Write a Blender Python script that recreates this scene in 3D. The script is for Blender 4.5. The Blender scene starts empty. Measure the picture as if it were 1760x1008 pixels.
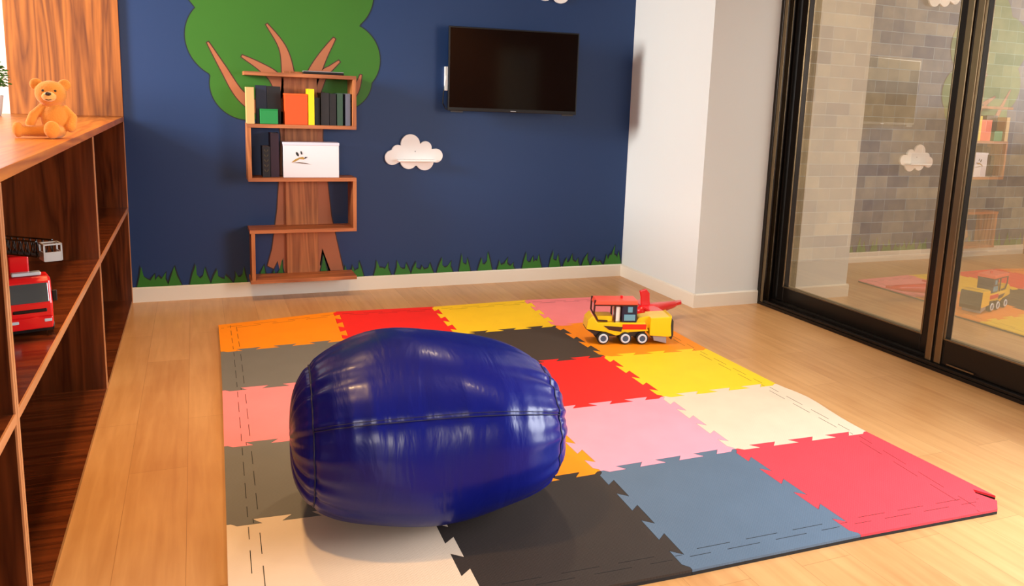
import bpy, bmesh, math, random
from mathutils import Vector, Matrix
PI = math.pi
S = bpy.context.scene
COL = S.collection

# ---------------------------------------------------------------- camera
F_PX, YAW, PITCH, ROLL = 1394.545, .411674, .175470, .0392584
CAM = Vector((-.656378, -5.310832, 1.286358))
PCX, PCY = 941.231, 420.803
fw = Vector((math.sin(YAW)*math.cos(PITCH), math.cos(YAW)*math.cos(PITCH), -math.sin(PITCH)))
rt = Vector((math.cos(YAW), -math.sin(YAW), 0)); up = rt.cross(fw)
r2 = math.cos(ROLL)*rt + math.sin(ROLL)*up; u2 = -math.sin(ROLL)*rt + math.cos(ROLL)*up
cd = bpy.data.cameras.new('camera'); cam = bpy.data.objects.new('camera', cd); COL.objects.link(cam)
cam.matrix_world = Matrix(((r2.x, u2.x, -fw.x, CAM.x), (r2.y, u2.y, -fw.y, CAM.y), (r2.z, u2.z, -fw.z, CAM.z), (0, 0, 0, 1)))
cd.sensor_width = 36; cd.lens = F_PX*36/1760; cd.clip_start = .02
cd.shift_x = (880-PCX)/1760; cd.shift_y = (PCY-504)/1760
S.camera = cam

def at(px, py, axis, val):
    """point of the photograph carried onto the plane axis = val"""
    d = fw + r2*((px-PCX)/F_PX) - u2*((py-PCY)/F_PX)
    return CAM + d*((val-CAM[axis])/d[axis])

# ---------------------------------------------------------------- world, light, exposure
S.view_settings.view_transform = 'Standard'; S.view_settings.look = 'None'
S.view_settings.exposure = 0.25; S.view_settings.gamma = 1; S.view_settings.use_curve_mapping = False
w = bpy.data.worlds.new('world'); S.world = w; w.use_nodes = True
bgn = w.node_tree.nodes['Background']; bgn.inputs[0].default_value = (.98, .97, .94, 1); bgn.inputs[1].default_value = 1.9

def area(name, loc, target, sx, sy, power, col):
    l = bpy.data.lights.new(name, 'AREA'); l.shape = 'RECTANGLE'; l.size = sx; l.size_y = sy; l.energy = power; l.color = col
    o = bpy.data.objects.new(name, l); COL.objects.link(o); o.location = loc
    o.rotation_euler = (Vector(target)-Vector(loc)).to_track_quat('-Z', 'Z').to_euler()
    return o
def spot(name, loc, target, power, col, ang=120, rad=.06, blend=.6):
    l = bpy.data.lights.new(name, 'SPOT'); l.energy = power; l.color = col; l.spot_size = math.radians(ang); l.spot_blend = blend; l.shadow_soft_size = rad
    o = bpy.data.objects.new(name, l); COL.objects.link(o); o.location = loc
    o.rotation_euler = (Vector(target)-Vector(loc)).to_track_quat('-Z', 'Y').to_euler()
    return o
WARM = (1.0, .60, .25); DAY = (.90, .95, 1.0)
area('window_daylight_left', (-4.2, -1.35, 2.1), (0, -.3, .9), 1.8, .8, 120, (1.0, .95, .88)).data.spread = math.radians(95)
area('window_daylight_rear', (-1.9, -8.5, 1.9), (-.5, -3, .3), 2.6, 1.3, 50, (1.0, .90, .80)).data.spread = math.radians(120)
area('door_daylight', (2.70, -4.4, 1.3), (-1.2, -3.4, 0), 1.4, 2.0, 82, DAY).data.spread = math.radians(130)
for i, (x, y, p, a) in enumerate(((-.72, -1.6, 135, 88), (.75, -1.6, 100, 88), (1.9, -2.4, 18, 90), (-.85, -3.2, 115, 84), (.7, -3.6, 22, 90))):
    spot('ceiling_downlight', (x, y, 2.72), (x, y, 0), p, WARM if x < 0 else (1, .74, .46), a, .07, .8)
spot('added_rear_wall_fill', (.4, -7.3, 2.7), (.4, -8.6, 1.2), 40, WARM, 110, .07, .8)  # added lamp: warms the unseen rear wall for reflections on the bag

# ---------------------------------------------------------------- materials
def L(c):   # sRGB 0..255 -> linear
    return tuple(((v/255)/12.92 if v/255 <= .04045 else ((v/255+.055)/1.055)**2.4) for v in c[:3]) + (1,)
def mat(name, col, rough=.5, metal=0, coat=0, spec=.5, bump=None, sheen=0, var=0):
    m = bpy.data.materials.new(name); m.use_nodes = True; nt = m.node_tree; b = nt.nodes['Principled BSDF']
    c = L(col); b.inputs['Base Color'].default_value = c
    b.inputs['Roughness'].default_value = rough; b.inputs['Metallic'].default_value = metal
    b.inputs['Coat Weight'].default_value = coat; b.inputs['Specular IOR Level'].default_value = spec
    if sheen: b.inputs['Sheen Weight'].default_value = sheen
    if bump or var:
        tc = nt.nodes.new('ShaderNodeTexCoord'); n = nt.nodes.new('ShaderNodeTexNoise')
        nt.links.new(tc.outputs['Object'], n.inputs['Vector'])
        sc, st, di = bump or (6, 0, 0)
        n.inputs['Scale'].default_value = sc; n.inputs['Detail'].default_value = 4
        if st:
            bp = nt.nodes.new('ShaderNodeBump'); bp.inputs['Strength'].default_value = st; bp.inputs['Distance'].default_value = di
            nt.links.new(n.outputs['Fac'], bp.inputs['Height']); nt.links.new(bp.outputs[0], b.inputs['Normal'])
        if var:
            n2 = nt.nodes.new('ShaderNodeTexNoise'); n2.inputs['Scale'].default_value = 5; n2.inputs['Detail'].default_value = 5
            nt.links.new(tc.outputs['Object'], n2.inputs['Vector'])
            mx = nt.nodes.new('ShaderNodeMix'); mx.data_type = 'RGBA'
            mx.inputs[6].default_value = tuple(v*(1-var) for v in c[:3])+(1,); mx.inputs[7].default_value = tuple(min(1, v*(1+var)) for v in c[:3])+(1,)
            nt.links.new(n2.outputs['Fac'], mx.inputs[0]); nt.links.new(mx.outputs[2], b.inputs['Base Color'])
    return m

def wood(name, dark, light, axis='Z', rough=.3, coat=.3, scale=1.0):
    m = bpy.data.materials.new(name); m.use_nodes = True; nt = m.node_tree; N = nt.nodes.new; K = nt.links.new
    b = nt.nodes['Principled BSDF']; b.inputs['Roughness'].default_value = rough; b.inputs['Coat Weight'].default_value = coat; b.inputs['Coat Roughness'].default_value = .15
    tc = N('ShaderNodeTexCoord'); mp = N('ShaderNodeMapping'); K(tc.outputs['Object'], mp.inputs[0])
    s = {'X': (.35, 5, 5), 'Y': (5, .35, 5), 'Z': (5, 5, .35)}[axis]
    mp.inputs['Scale'].default_value = tuple(v*scale for v in s)
    n1 = N('ShaderNodeTexNoise'); n1.inputs['Scale'].default_value = 1.6; n1.inputs['Detail'].default_value = 3; K(mp.outputs[0], n1.inputs['Vector'])
    n1.inputs['Distortion'].default_value = .6
    mu = N('ShaderNodeMath'); mu.operation = 'MULTIPLY'; mu.inputs[1].default_value = 14; K(n1.outputs['Fac'], mu.inputs[0])
    fr = N('ShaderNodeMath'); fr.operation = 'PINGPONG'; fr.inputs[1].default_value = 1; K(mu.outputs[0], fr.inputs[0])
    n2 = N('ShaderNodeTexNoise'); n2.inputs['Scale'].default_value = 14; n2.inputs['Detail'].default_value = 6; K(mp.outputs[0], n2.inputs['Vector'])
    mx = N('ShaderNodeMix'); mx.data_type = 'FLOAT'; mx.inputs[0].default_value = .55; K(fr.outputs[0], mx.inputs[2]); K(n2.outputs['Fac'], mx.inputs[3])
    cr = N('ShaderNodeValToRGB'); cr.color_ramp.elements[0].position = .18; cr.color_ramp.elements[1].position = .8
    cr.color_ramp.elements[0].color = L(dark); cr.color_ramp.elements[1].color = L(light)
    K(mx.outputs[0], cr.inputs[0]); K(cr.outputs[0], b.inputs['Base Color'])
    return m

M = {}
M['walnut_v'] = wood('walnut_vertical_grain', (96, 42, 8), (170, 94, 26), 'Z')
M['walnut_panel'] = wood('walnut_panel_satin', (104, 50, 14), (186, 108, 40), 'Z', rough=.65, coat=0)
M['walnut_y'] = wood('walnut_long_grain', (156, 78, 22), (212, 128, 48), 'Y', rough=.3, coat=.1)
M['walnut_edge'] = wood('walnut_edge_band', (190, 122, 74), (214, 148, 98), 'Y', rough=.4)
M['walnut_edge_v'] = wood('walnut_edge_band_vertical', (190, 122, 74), (214, 148, 98), 'Z', rough=.4)
M['walnut_shaded'] = wood('walnut_carcass_shaded', (58, 24, 10), (112, 54, 24), 'Z', rough=.2)  # shaded copy of the same walnut: bay shade put into the colour
M['walnut_shelf_shaded'] = wood('walnut_carcass_shelf_shaded', (66, 28, 12), (118, 58, 26), 'X', rough=.2)  # same walnut again, darkened to paint the shade on the cubby boards
M['oak_x'] = wood('shelf_board_wood', (140, 76, 40), (196, 120, 72), 'X', rough=.45, coat=0)
M['oak_z'] = wood('shelf_upright_wood', (140, 76, 38), (200, 124, 70), 'Z', rough=.45, coat=0)
M['trimwhite'] = mat('white_gloss_trim', (236, 228, 214), .35)
M['white'] = mat('white_wall_paint', (222, 226, 226), .7, bump=(90, .05, .002))
M['ceiling'] = mat('ceiling_paint', (150, 144, 136), .8)
M['blue'] = mat('navy_wall_paint', (11, 50, 100), .5, bump=(120, .05, .002))
M['rearwall'] = mat('rear_wall_paint', (176, 116, 74), .6)
M['frame'] = mat('bronze_black_aluminium', (38, 31, 26), .28, metal=.6)
M['frame_hi'] = mat('bronze_aluminium_bead', (128, 110, 84), .3, metal=.9)
M['rubber'] = mat('black_rubber', (14, 13, 13), .6)
M['black'] = mat('black_plastic', (12, 12, 13), .3)
M['screen'] = mat('black_screen_glass', (5, 5, 6), .08, spec=.6)
M['whiteplas'] = mat('white_plastic', (238, 238, 236), .35)
M['cloud'] = mat('white_painted_board', (250, 248, 246), .5)
M['canopy'] = mat('mural_leaf_green', (48, 112, 8), .55, var=.06)
M['outline'] = mat('mural_outline', (14, 30, 34), .55)
M['bark'] = mat('mural_bark', (176, 104, 66), .55, var=.1)
M['barkline'] = mat('mural_bark_outline', (70, 34, 16), .55)
M['grass'] = mat('mural_grass_green', (40, 112, 26), .55)
M['plush'] = mat('bear_plush', (216, 134, 46), .95, bump=(220, .6, .004), sheen=.2, var=.1)
M['plush_l'] = mat('bear_muzzle_plush', (230, 168, 90), .95, bump=(220, .6, .004), sheen=.5)
M['nose'] = mat('bear_nose', (40, 22, 16), .3)
M['leaf'] = mat('houseplant_leaf', (60, 120, 30), .5, var=.3)
M['red'] = mat('red_toy_plastic', (225, 22, 24), .28, coat=.3)
M['redlite'] = mat('pale_red_toy_roof', (238, 92, 72), .35)
M['yellow'] = mat('yellow_toy_plastic', (246, 200, 24), .3, coat=.2)
M['dkgrey'] = mat('dark_grey_plastic', (40, 38, 40), .4)
M['brown'] = mat('dark_brown_plastic', (58, 22, 26), .4)
M['grey'] = mat('grey_plastic', (150, 146, 150), .4)
M['silver'] = mat('silver_plastic', (190, 192, 195), .3, metal=.5)
M['hubblue'] = mat('hub_blue', (60, 84, 110), .4)
M['rimwhite'] = mat('rim_pale_blue', (205, 216, 228), .4)
M['cabblue'] = mat('toy_window_blue', (96, 158, 188), .2, coat=.4)
M['navyplas'] = mat('navy_toy_plastic', (14, 22, 60), .35)
M['glassdark'] = mat('toy_windscreen', (70, 74, 74), .1, coat=.6)
M['lampglass'] = mat('clear_lamp_plastic', (200, 205, 205), .15)
M['piping'] = mat('bag_seam_thread', (6, 14, 64), .5)

def glass_mat():
    m = bpy.data.materials.new('reflective_door_glass'); m.use_nodes = True; nt = m.node_tree; N = nt.nodes.new
    nt.nodes.remove(nt.nodes['Principled BSDF']); out = nt.nodes['Material Output']
    t = N('ShaderNodeBsdfTransparent'); t.inputs[0].default_value = (.93, .92, .88, 1)
    g = N('ShaderNodeBsdfGlossy'); g.inputs['Roughness'].default_value = .0; g.inputs[0].default_value = (1, .97, .92, 1)
    fr = N('ShaderNodeLayerWeight')
    ma = N('ShaderNodeMath'); ma.operation = 'MULTIPLY_ADD'; ma.inputs[1].default_value = .35; ma.inputs[2].default_value = .35
    mx = N('ShaderNodeMixShader'); nt.links.new(fr.outputs['Facing'], ma.inputs[0]); nt.links.new(ma.outputs[0], mx.inputs[0])
    nt.links.new(t.outputs[0], mx.inputs[1]); nt.links.new(g.outputs[0], mx.inputs[2]); nt.links.new(mx.outputs[0], out.inputs[0])
    return m
M['glass'] = glass_mat()

def floor_mat(name, dark, light, var=1.0):
    m = bpy.data.materials.new(name); m.use_nodes = True; nt = m.node_tree; N = nt.nodes.new; K = nt.links.new
    b = nt.nodes['Principled BSDF']; b.inputs['Roughness'].default_value = .34; b.inputs['Coat Weight'].default_value = .12; b.inputs['Coat Roughness'].default_value = .2
    tc = N('ShaderNodeTexCoord')
    mp = N('ShaderNodeMapping'); mp.inputs['Rotation'].default_value = (0, 0, PI/2); K(tc.outputs['Object'], mp.inputs[0])
    br = N('ShaderNodeTexBrick'); br.inputs['Scale'].default_value = 1; br.inputs['Brick Width'].default_value = 1.22; br.inputs['Row Height'].default_value = .18
    br.inputs['Mortar Size'].default_value = .0009; br.inputs['Mortar Smooth'].default_value = .4; br.offset = .37
    br.inputs['Color1'].default_value = (0, 0, 0, 1); br.inputs['Color2'].default_value = (1, 1, 1, 1); br.inputs['Mortar'].default_value = (.25, .25, .25, 1)
    K(mp.outputs[0], br.inputs['Vector'])
    mg = N('ShaderNodeMapping'); mg.inputs['Scale'].default_value = (14, 1.1, 1); K(tc.outputs['Object'], mg.inputs[0])
    n = N('ShaderNodeTexNoise'); n.inputs['Scale'].default_value = 2.2; n.inputs['Detail'].default_value = 8; n.inputs['Distortion'].default_value = .4; K(mg.outputs[0], n.inputs['Vector'])
    n3 = N('ShaderNodeTexNoise'); n3.inputs['Scale'].default_value = 2.3; n3.inputs['Detail'].default_value = 4; K(tc.outputs['Object'], n3.inputs['Vector'])
    a = N('ShaderNodeMix'); a.data_type = 'FLOAT'; a.inputs[0].default_value = .25; K(n.outputs['Fac'], a.inputs[2]); K(br.outputs['Color'], a.inputs[3])
    a2 = N('ShaderNodeMix'); a2.data_type = 'FLOAT'; a2.inputs[0].default_value = .35; K(a.outputs[0], a2.inputs[2]); K(n3.outputs['Fac'], a2.inputs[3])
    cr = N('ShaderNodeValToRGB'); cr.color_ramp.elements[0].position = .28; cr.color_ramp.elements[1].position = .68
    cr.color_ramp.elements[0].color = L(dark); cr.color_ramp.elements[1].color = L(light)
    K(a2.outputs[0], cr.inputs[0])
    mm = N('ShaderNodeMix'); mm.data_type = 'RGBA'; mm.inputs[7].default_value = tuple(v*.8 for v in L(dark)[:3])+(1,)
    K(br.outputs['Fac'], mm.inputs[0]); K(cr.outputs[0], mm.inputs[6]); K(mm.outputs[2], b.inputs['Base Color'])
    bp = N('ShaderNodeBump'); bp.inputs['Strength'].default_value = .15; bp.inputs['Distance'].default_value = .002; K(n.outputs['Fac'], bp.inputs['Height']); K(bp.outputs[0], b.inputs['Normal'])
    return m
M['floor'] = floor_mat('light_oak_vinyl_planks', (186, 130, 76), (218, 167, 110))
M['patio'] = floor_mat('patio_planks', (132, 108, 78), (164, 140, 104))

def brick_mat():
    m = bpy.data.materials.new('grey_stone_brick'); m.use_nodes = True; nt = m.node_tree; N = nt.nodes.new; K = nt.links.new
    b = nt.nodes['Principled BSDF']; b.inputs['Roughness'].default_value = .75
    tc = N('ShaderNodeTexCoord'); sp = N('ShaderNodeSeparateXYZ'); cb = N('ShaderNodeCombineXYZ'); K(tc.outputs['Object'], sp.inputs[0])
    K(sp.outputs['X'], cb.inputs['X']); K(sp.outputs['Z'], cb.inputs['Y'])
    def br(w, h, c1, c2, off):
        t = N('ShaderNodeTexBrick'); t.inputs['Scale'].default_value = 1; t.inputs['Brick Width'].default_value = w; t.inputs['Row Height'].default_value = h
        t.inputs['Mortar Size'].default_value = .003; t.inputs['Mortar Smooth'].default_value = .3; t.offset = off; t.inputs['Bias'].default_value = -.1
        t.inputs['Color1'].default_value = L(c1); t.inputs['Color2'].default_value = L(c2); t.inputs['Mortar'].default_value = L((190, 178, 160)); K(cb.outputs[0], t.inputs['Vector']); return t
    a = br(.26, .105, (142, 114, 84), (208, 176, 132), .5); c = br(.39, .105, (150, 126, 98), (194, 168, 128), .35)
    mx = N('ShaderNodeMix'); mx.data_type = 'RGBA'; mx.inputs[0].default_value = .4; K(a.outputs[0], mx.inputs[6]); K(c.outputs[0], mx.inputs[7])
    n = N('ShaderNodeTexNoise'); n.inputs['Scale'].default_value = 9; n.inputs['Detail'].default_value = 6; K(tc.outputs['Object'], n.inputs['Vector'])
    mr = N('ShaderNodeMapRange'); mr.inputs[3].default_value = .7; mr.inputs[4].default_value = 1.25; K(n.outputs['Fac'], mr.inputs[0])
    vm = N('ShaderNodeVectorMath'); vm.operation = 'SCALE'; K(mx.outputs[2], vm.inputs[0]); K(mr.outputs[0], vm.inputs['Scale']); K(vm.outputs[0], b.inputs['Base Color'])
    bp = N('ShaderNodeBump'); bp.inputs['Strength'].default_value = .4; bp.inputs['Distance'].default_value = .006; bp.invert = True; K(a.outputs['Fac'], bp.inputs['Height']); K(bp.outputs[0], b.inputs['Normal'])
    return m
M['brick'] = brick_mat()

def foam_mat(name, col):
    m = bpy.data.materials.new('foam_'+name); m.use_nodes = True; nt = m.node_tree; N = nt.nodes.new; K = nt.links.new
    b = nt.nodes['Principled BSDF']; b.inputs['Roughness'].default_value = .62; b.inputs['Specular IOR Level'].default_value = .35
    tc = N('ShaderNodeTexCoord'); mp = N('ShaderNodeMapping'); mp.inputs['Rotation'].default_value = (0, 0, PI/4); mp.inputs['Scale'].default_value = (150, 150, 150); K(tc.outputs['Object'], mp.inputs[0])
    ch = N('ShaderNodeTexVoronoi'); ch.inputs['Scale'].default_value = 1; ch.inputs['Randomness'].default_value = .0; K(mp.outputs[0], ch.inputs['Vector'])
    bp = N('ShaderNodeBump'); bp.inputs['Strength'].default_value = .35; bp.inputs['Distance'].default_value = .0012; K(ch.outputs['Distance'], bp.inputs['Height']); K(bp.outputs[0], b.inputs['Normal'])
    n = N('ShaderNodeTexNoise'); n.inputs['Scale'].default_value = 7; n.inputs['Detail'].default_value = 5; K(tc.outputs['Object'], n.inputs['Vector'])
    c = L(col); mx = N('ShaderNodeMix'); mx.data_type = 'RGBA'; mx.inputs[6].default_value = tuple(v*.9 for v in c[:3])+(1,); mx.inputs[7].default_value = tuple(min(1, v*1.08) for v in c[:3])+(1,)
    K(n.outputs['Fac'], mx.inputs[0]); K(mx.outputs[2], b.inputs['Base Color'])
    return m
FOAM = {'orange': (254, 144, 4), 'red': (240, 36, 30), 'yellow': (252, 205, 30), 'pink': (250, 136, 142), 'grey': (112, 110, 106), 'white': (226, 204, 180),
        'charcoal': (70, 58, 50), 'pale pink': (248, 158, 178), 'slate blue': (88, 108, 130), 'crimson': (236, 62, 76), 'black': (52, 44, 40)}
FM = {k: foam_mat(k.replace(' ', '_'), v) for k, v in FOAM.items()}
M['foam_shade_slit'] = mat('foam_side_shade_and_slit', (18, 16, 16), .8)  # near-black for the painted side shade and the border slits
def bag_mat():
    m = bpy.data.materials.new('blue_vinyl'); m.use_nodes = True; nt = m.node_tree; N = nt.nodes.new; K = nt.links.new
    b = nt.nodes['Principled BSDF']; b.inputs['Base Color'].default_value = L((0, 12, 104)); b.inputs['Roughness'].default_value = .33; b.inputs['Specular IOR Level'].default_value = .3
    b.inputs['Coat Weight'].default_value = .15; b.inputs['Coat Roughness'].default_value = .15
    tc = N('ShaderNodeTexCoord'); mp = N('ShaderNodeMapping'); mp.inputs['Scale'].default_value = (7, 2.2, 2.2); K(tc.outputs['Object'], mp.inputs[0])
    n = N('ShaderNodeTexNoise'); n.inputs['Scale'].default_value = 1.5; n.inputs['Detail'].default_value = 4; n.inputs['Distortion'].default_value = .5; K(mp.outputs[0], n.inputs['Vector'])
    bp = N('ShaderNodeBump'); bp.inputs['Strength'].default_value = .2; bp.inputs['Distance'].default_value = .03; K(n.outputs['Fac'], bp.inputs['Height']); K(bp.outputs[0], b.inputs['Normal'])
    K(bp.outputs[0], b.inputs['Coat Normal'])
    return m
M['bag'] = bag_mat()

# ---------------------------------------------------------------- mesh helpers
class MB:
    def __init__(s): s.bm = bmesh.new()
    def box(s, x0, y0, z0, x1, y1, z1):
        v = [s.bm.verts.new((x, y, z)) for x in (x0, x1) for y in (y0, y1) for z in (z0, z1)]
        for f in ((0, 1, 3, 2), (4, 6, 7, 5), (0, 4, 5, 1), (2, 3, 7, 6), (0, 2, 6, 4), (1, 5, 7, 3)): s.bm.faces.new([v[i] for i in f])
        return s
    def prism(s, pts, a0, a1, plane='XZ'):
        """pts 2-D outline; extruded along the remaining axis from a0 to a1"""
        def P(p, a): return {'XZ': (p[0], a, p[1]), 'XY': (p[0], p[1], a), 'YZ': (a, p[0], p[1])}[plane]
        A = [s.bm.verts.new(P(p, a0)) for p in pts]; B = [s.bm.verts.new(P(p, a1)) for p in pts]
        s.bm.faces.new(A); s.bm.faces.new(B[::-1]); n = len(pts)
        for i in range(n): s.bm.faces.new((A[i], A[(i+1) % n], B[(i+1) % n], B[i]))
        return s
    def cyl(s, p0, p1, r0, r1=None, n=20, caps=True):
        r1 = r0 if r1 is None else r1; p0 = Vector(p0); p1 = Vector(p1); d = (p1-p0).normalized()
        a = d.orthogonal().normalized(); b = d.cross(a)
        A = [s.bm.verts.new(p0+(a*math.cos(t)+b*math.sin(t))*r0) for t in [2*PI*i/n for i in range(n)]]
        B = [s.bm.verts.new(p1+(a*math.cos(t)+b*math.sin(t))*r1) for t in [2*PI*i/n for i in range(n)]]
        for i in range(n): s.bm.faces.new((A[i], A[(i+1) % n], B[(i+1) % n], B[i]))
        if caps: s.bm.faces.new(A[::-1]); s.bm.faces.new(B)
        return s
    def tube(s, pts, r, n=8):
        pts = [Vector(p) for p in pts]; rings = []; a = None
        for i, p in enumerate(pts):
            d = (pts[min(i+1, len(pts)-1)]-pts[max(i-1, 0)]).normalized()
            a = d.orthogonal().normalized() if a is None else (a-d*a.dot(d)).normalized()
            b = d.cross(a); rr = r[i] if isinstance(r, (list, tuple)) else r
            rings.append([s.bm.verts.new(p+(a*math.cos(2*PI*k/n)+b*math.sin(2*PI*k/n))*rr) for k in range(n)])
        for A, B in zip(rings, rings[1:]):
            for i in range(n): s.bm.faces.new((A[i], A[(i+1) % n], B[(i+1) % n], B[i]))
        s.bm.faces.new(rings[0][::-1]); s.bm.faces.new(rings[-1])
        return s
    def ell(s, c, r, rot=None, seg=24):
        m = Matrix.Translation(c) @ (rot or Matrix.Identity(4)) @ Matrix.Diagonal((r[0], r[1], r[2], 1))
        bmesh.ops.create_uvsphere(s.bm, u_segments=seg, v_segments=seg//2, radius=1, matrix=m)
        return s
    def torus(s, c, axis, R, r, n=28, k=10):
        c = Vector(c); d = Vector(axis).normalized(); a = d.orthogonal().normalized(); b = d.cross(a); rg = []
        for i in range(n):
            t = 2*PI*i/n; e = a*math.cos(t)+b*math.sin(t)
            rg.append([s.bm.verts.new(c+e*(R+r*math.cos(2*PI*j/k))+d*r*math.sin(2*PI*j/k)) for j in range(k)])
        for i in range(n):
            A, B = rg[i], rg[(i+1) % n]
            for j in range(k): s.bm.faces.new((A[j], A[(j+1) % k], B[(j+1) % k], B[j]))
        return s
    def build(s, name, m, parent=None, loc=(0, 0, 0), rot=(0, 0, 0), bevel=0, smooth=False, seg=2):
        bmesh.ops.recalc_face_normals(s.bm, faces=s.bm.faces)
        me = bpy.data.meshes.new(name); s.bm.to_mesh(me); s.bm.free(); me.materials.append(m if not isinstance(m, str) else M[m])
        if smooth: me.polygons.foreach_set('use_smooth', [True]*len(me.polygons))
        o = bpy.data.objects.new(name, me); COL.objects.link(o); o.location = loc; o.rotation_euler = rot
        if parent: o.parent = parent
        if bevel:
            b = o.modifiers.new('bevel', 'BEVEL'); b.width = bevel; b.segments = seg; b.limit_method = 'ANGLE'; b.angle_limit = math.radians(40)
        return o

def tag(o, label, cat, group=None):
    o['label'] = label; o['category'] = cat
    if group: o['group'] = group
    return o
def thing(name, label, cat, loc=(0, 0, 0), rz=0, group=None):
    o = bpy.data.objects.new(name, None); o.empty_display_size = .05; COL.objects.link(o); o.location = loc; o.rotation_euler = (0, 0, rz)
    return tag(o, label, cat, group)
def struct(o): o['kind'] = 'structure'; return o

WD, XP, YP, XL = 2.280, 2.776, -.996, -1.033      # right end of blue wall, pillar front, front of low unit
CEIL = 2.8
# ---------------------------------------------------------------- the room
struct(MB().box(-4.3, -8.6, -.06, 2.79, .15, 0).build('floor', 'floor'))
struct(MB().box(-4.4, -8.7, CEIL, 2.79, .3, CEIL+.1).build('ceiling', 'ceiling'))
wb = MB(); wb.box(-1.583, 0, 0, WD, .15, CEIL)
struct(wb.build('wall_back', 'blue'))
wn = MB(); wn.box(-4.3, 0, 0, -1.583, .15, 1.02); wn.box(-4.3, 0, 2.5, -1.583, .15, CEIL); wn.box(-4.3, 0, 1.02, -3.2, .15, 2.5)
struct(wn.build('wall_back_left', 'white'))
wf = struct(MB().box(-3.2, .03, 1.02, -3.14, .10, 2.5).box(-1.65, .03, 1.02, -1.583, .10, 2.5).box(-3.14, .03, 1.02, -1.66, .10, 1.07).box(-3.14, .03, 2.45, -1.66, .10, 2.5).box(-2.42, .03, 1.07, -2.38, .10, 2.45).build('window_1', 'trimwhite'))
wl = MB(); wl.box(-4.4, -8.7, 0, -4.3, .15, 1.6); wl.box(-4.4, -8.7, 2.6, -4.3, .15, CEIL); wl.box(-4.4, -8.7, 1.6, -4.3, -3.5, 2.6); wl.box(-4.4, -.5, 1.6, -4.3, .15, 2.6)
struct(wl.build('wall_left', 'white'))
wr = MB(); wr.box(-.5, -8.7, 0, 2.95, -8.6, CEIL); wr.box(-4.3, -8.7, 0, -.5, -8.6, 1.2); wr.box(-4.3, -8.7, 2.6, -.5, -8.6, CEIL); wr.box(-4.3, -8.7, 1.2, -3.3, -8.6, 2.6)
struct(wr.build('wall_rear', 'rearwall'))
D2 = struct(MB().box(1.45, -8.598, 0, 1.95, -8.56, 2.05).build('door_2', 'white', bevel=.004))
MB().box(1.37, -8.599, 0, 1.44, -8.55, 2.12).box(1.96, -8.599, 0, 2.03, -8.55, 2.12).box(1.44, -8.599, 2.06, 1.96, -8.55, 2.12).build('door_frame', 'trimwhite', D2)
struct(MB().box(2.79, -8.7, 0, 2.98, -5.10, 2.35).build('wall_right_lower', 'white'))
struct(MB().box(WD, YP, 0, XP+.02, .15, CEIL).build('wall_pillar', 'white'))
struct(MB().box(2.79, -8.7, 2.35, 2.98, YP, CEIL).build('wall_right', 'white'))
# skirting with a small chamfered top
def skirt(name, x0, y0, x1, y1, th=.014, h=.0907):
    d = Vector((x1-x0, y1-y0, 0)); n = Vector((d.y, -d.x, 0)).normalized(); p = Vector((x0, y0, 0)); q = Vector((x1, y1, 0))
    m = MB(); prof = [(0, 0), (th, 0), (th, h-.008), (th*.4, h), (0, h)]
    A = [m.bm.verts.new(p+n*a+Vector((0, 0, b))) for a, b in prof]; B = [m.bm.verts.new(q+n*a+Vector((0, 0, b))) for a, b in prof]
    m.bm.faces.new(A); m.bm.faces.new(B[::-1])
    for i in range(5): m.bm.faces.new((A[i], A[(i+1) % 5], B[(i+1) % 5], B[i]))
    return struct(m.build(name, 'trimwhite'))
skirt('baseboard_back', XL+.0, -.0005, WD, -.0005)
skirt('baseboard_side', WD-.0005, 0, WD-.0005, YP-.014)
skirt('baseboard_front', WD-.014, YP-.0005, XP-.002, YP-.0005)

# ---------------------------------------------------------------- outside the glass
struct(MB().box(2.99, -8.7, -.08, 10.5, .2, -.02).build('floor_patio', 'patio'))
struct(MB().box(2.80, .2, -.08, 10.5, .4, 4.2).build('wall_brick', 'brick'))
struct(MB().box(10.5, -8.7, -.08, 10.7, .4, 3.2).build('wall_garden', 'white'))

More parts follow.
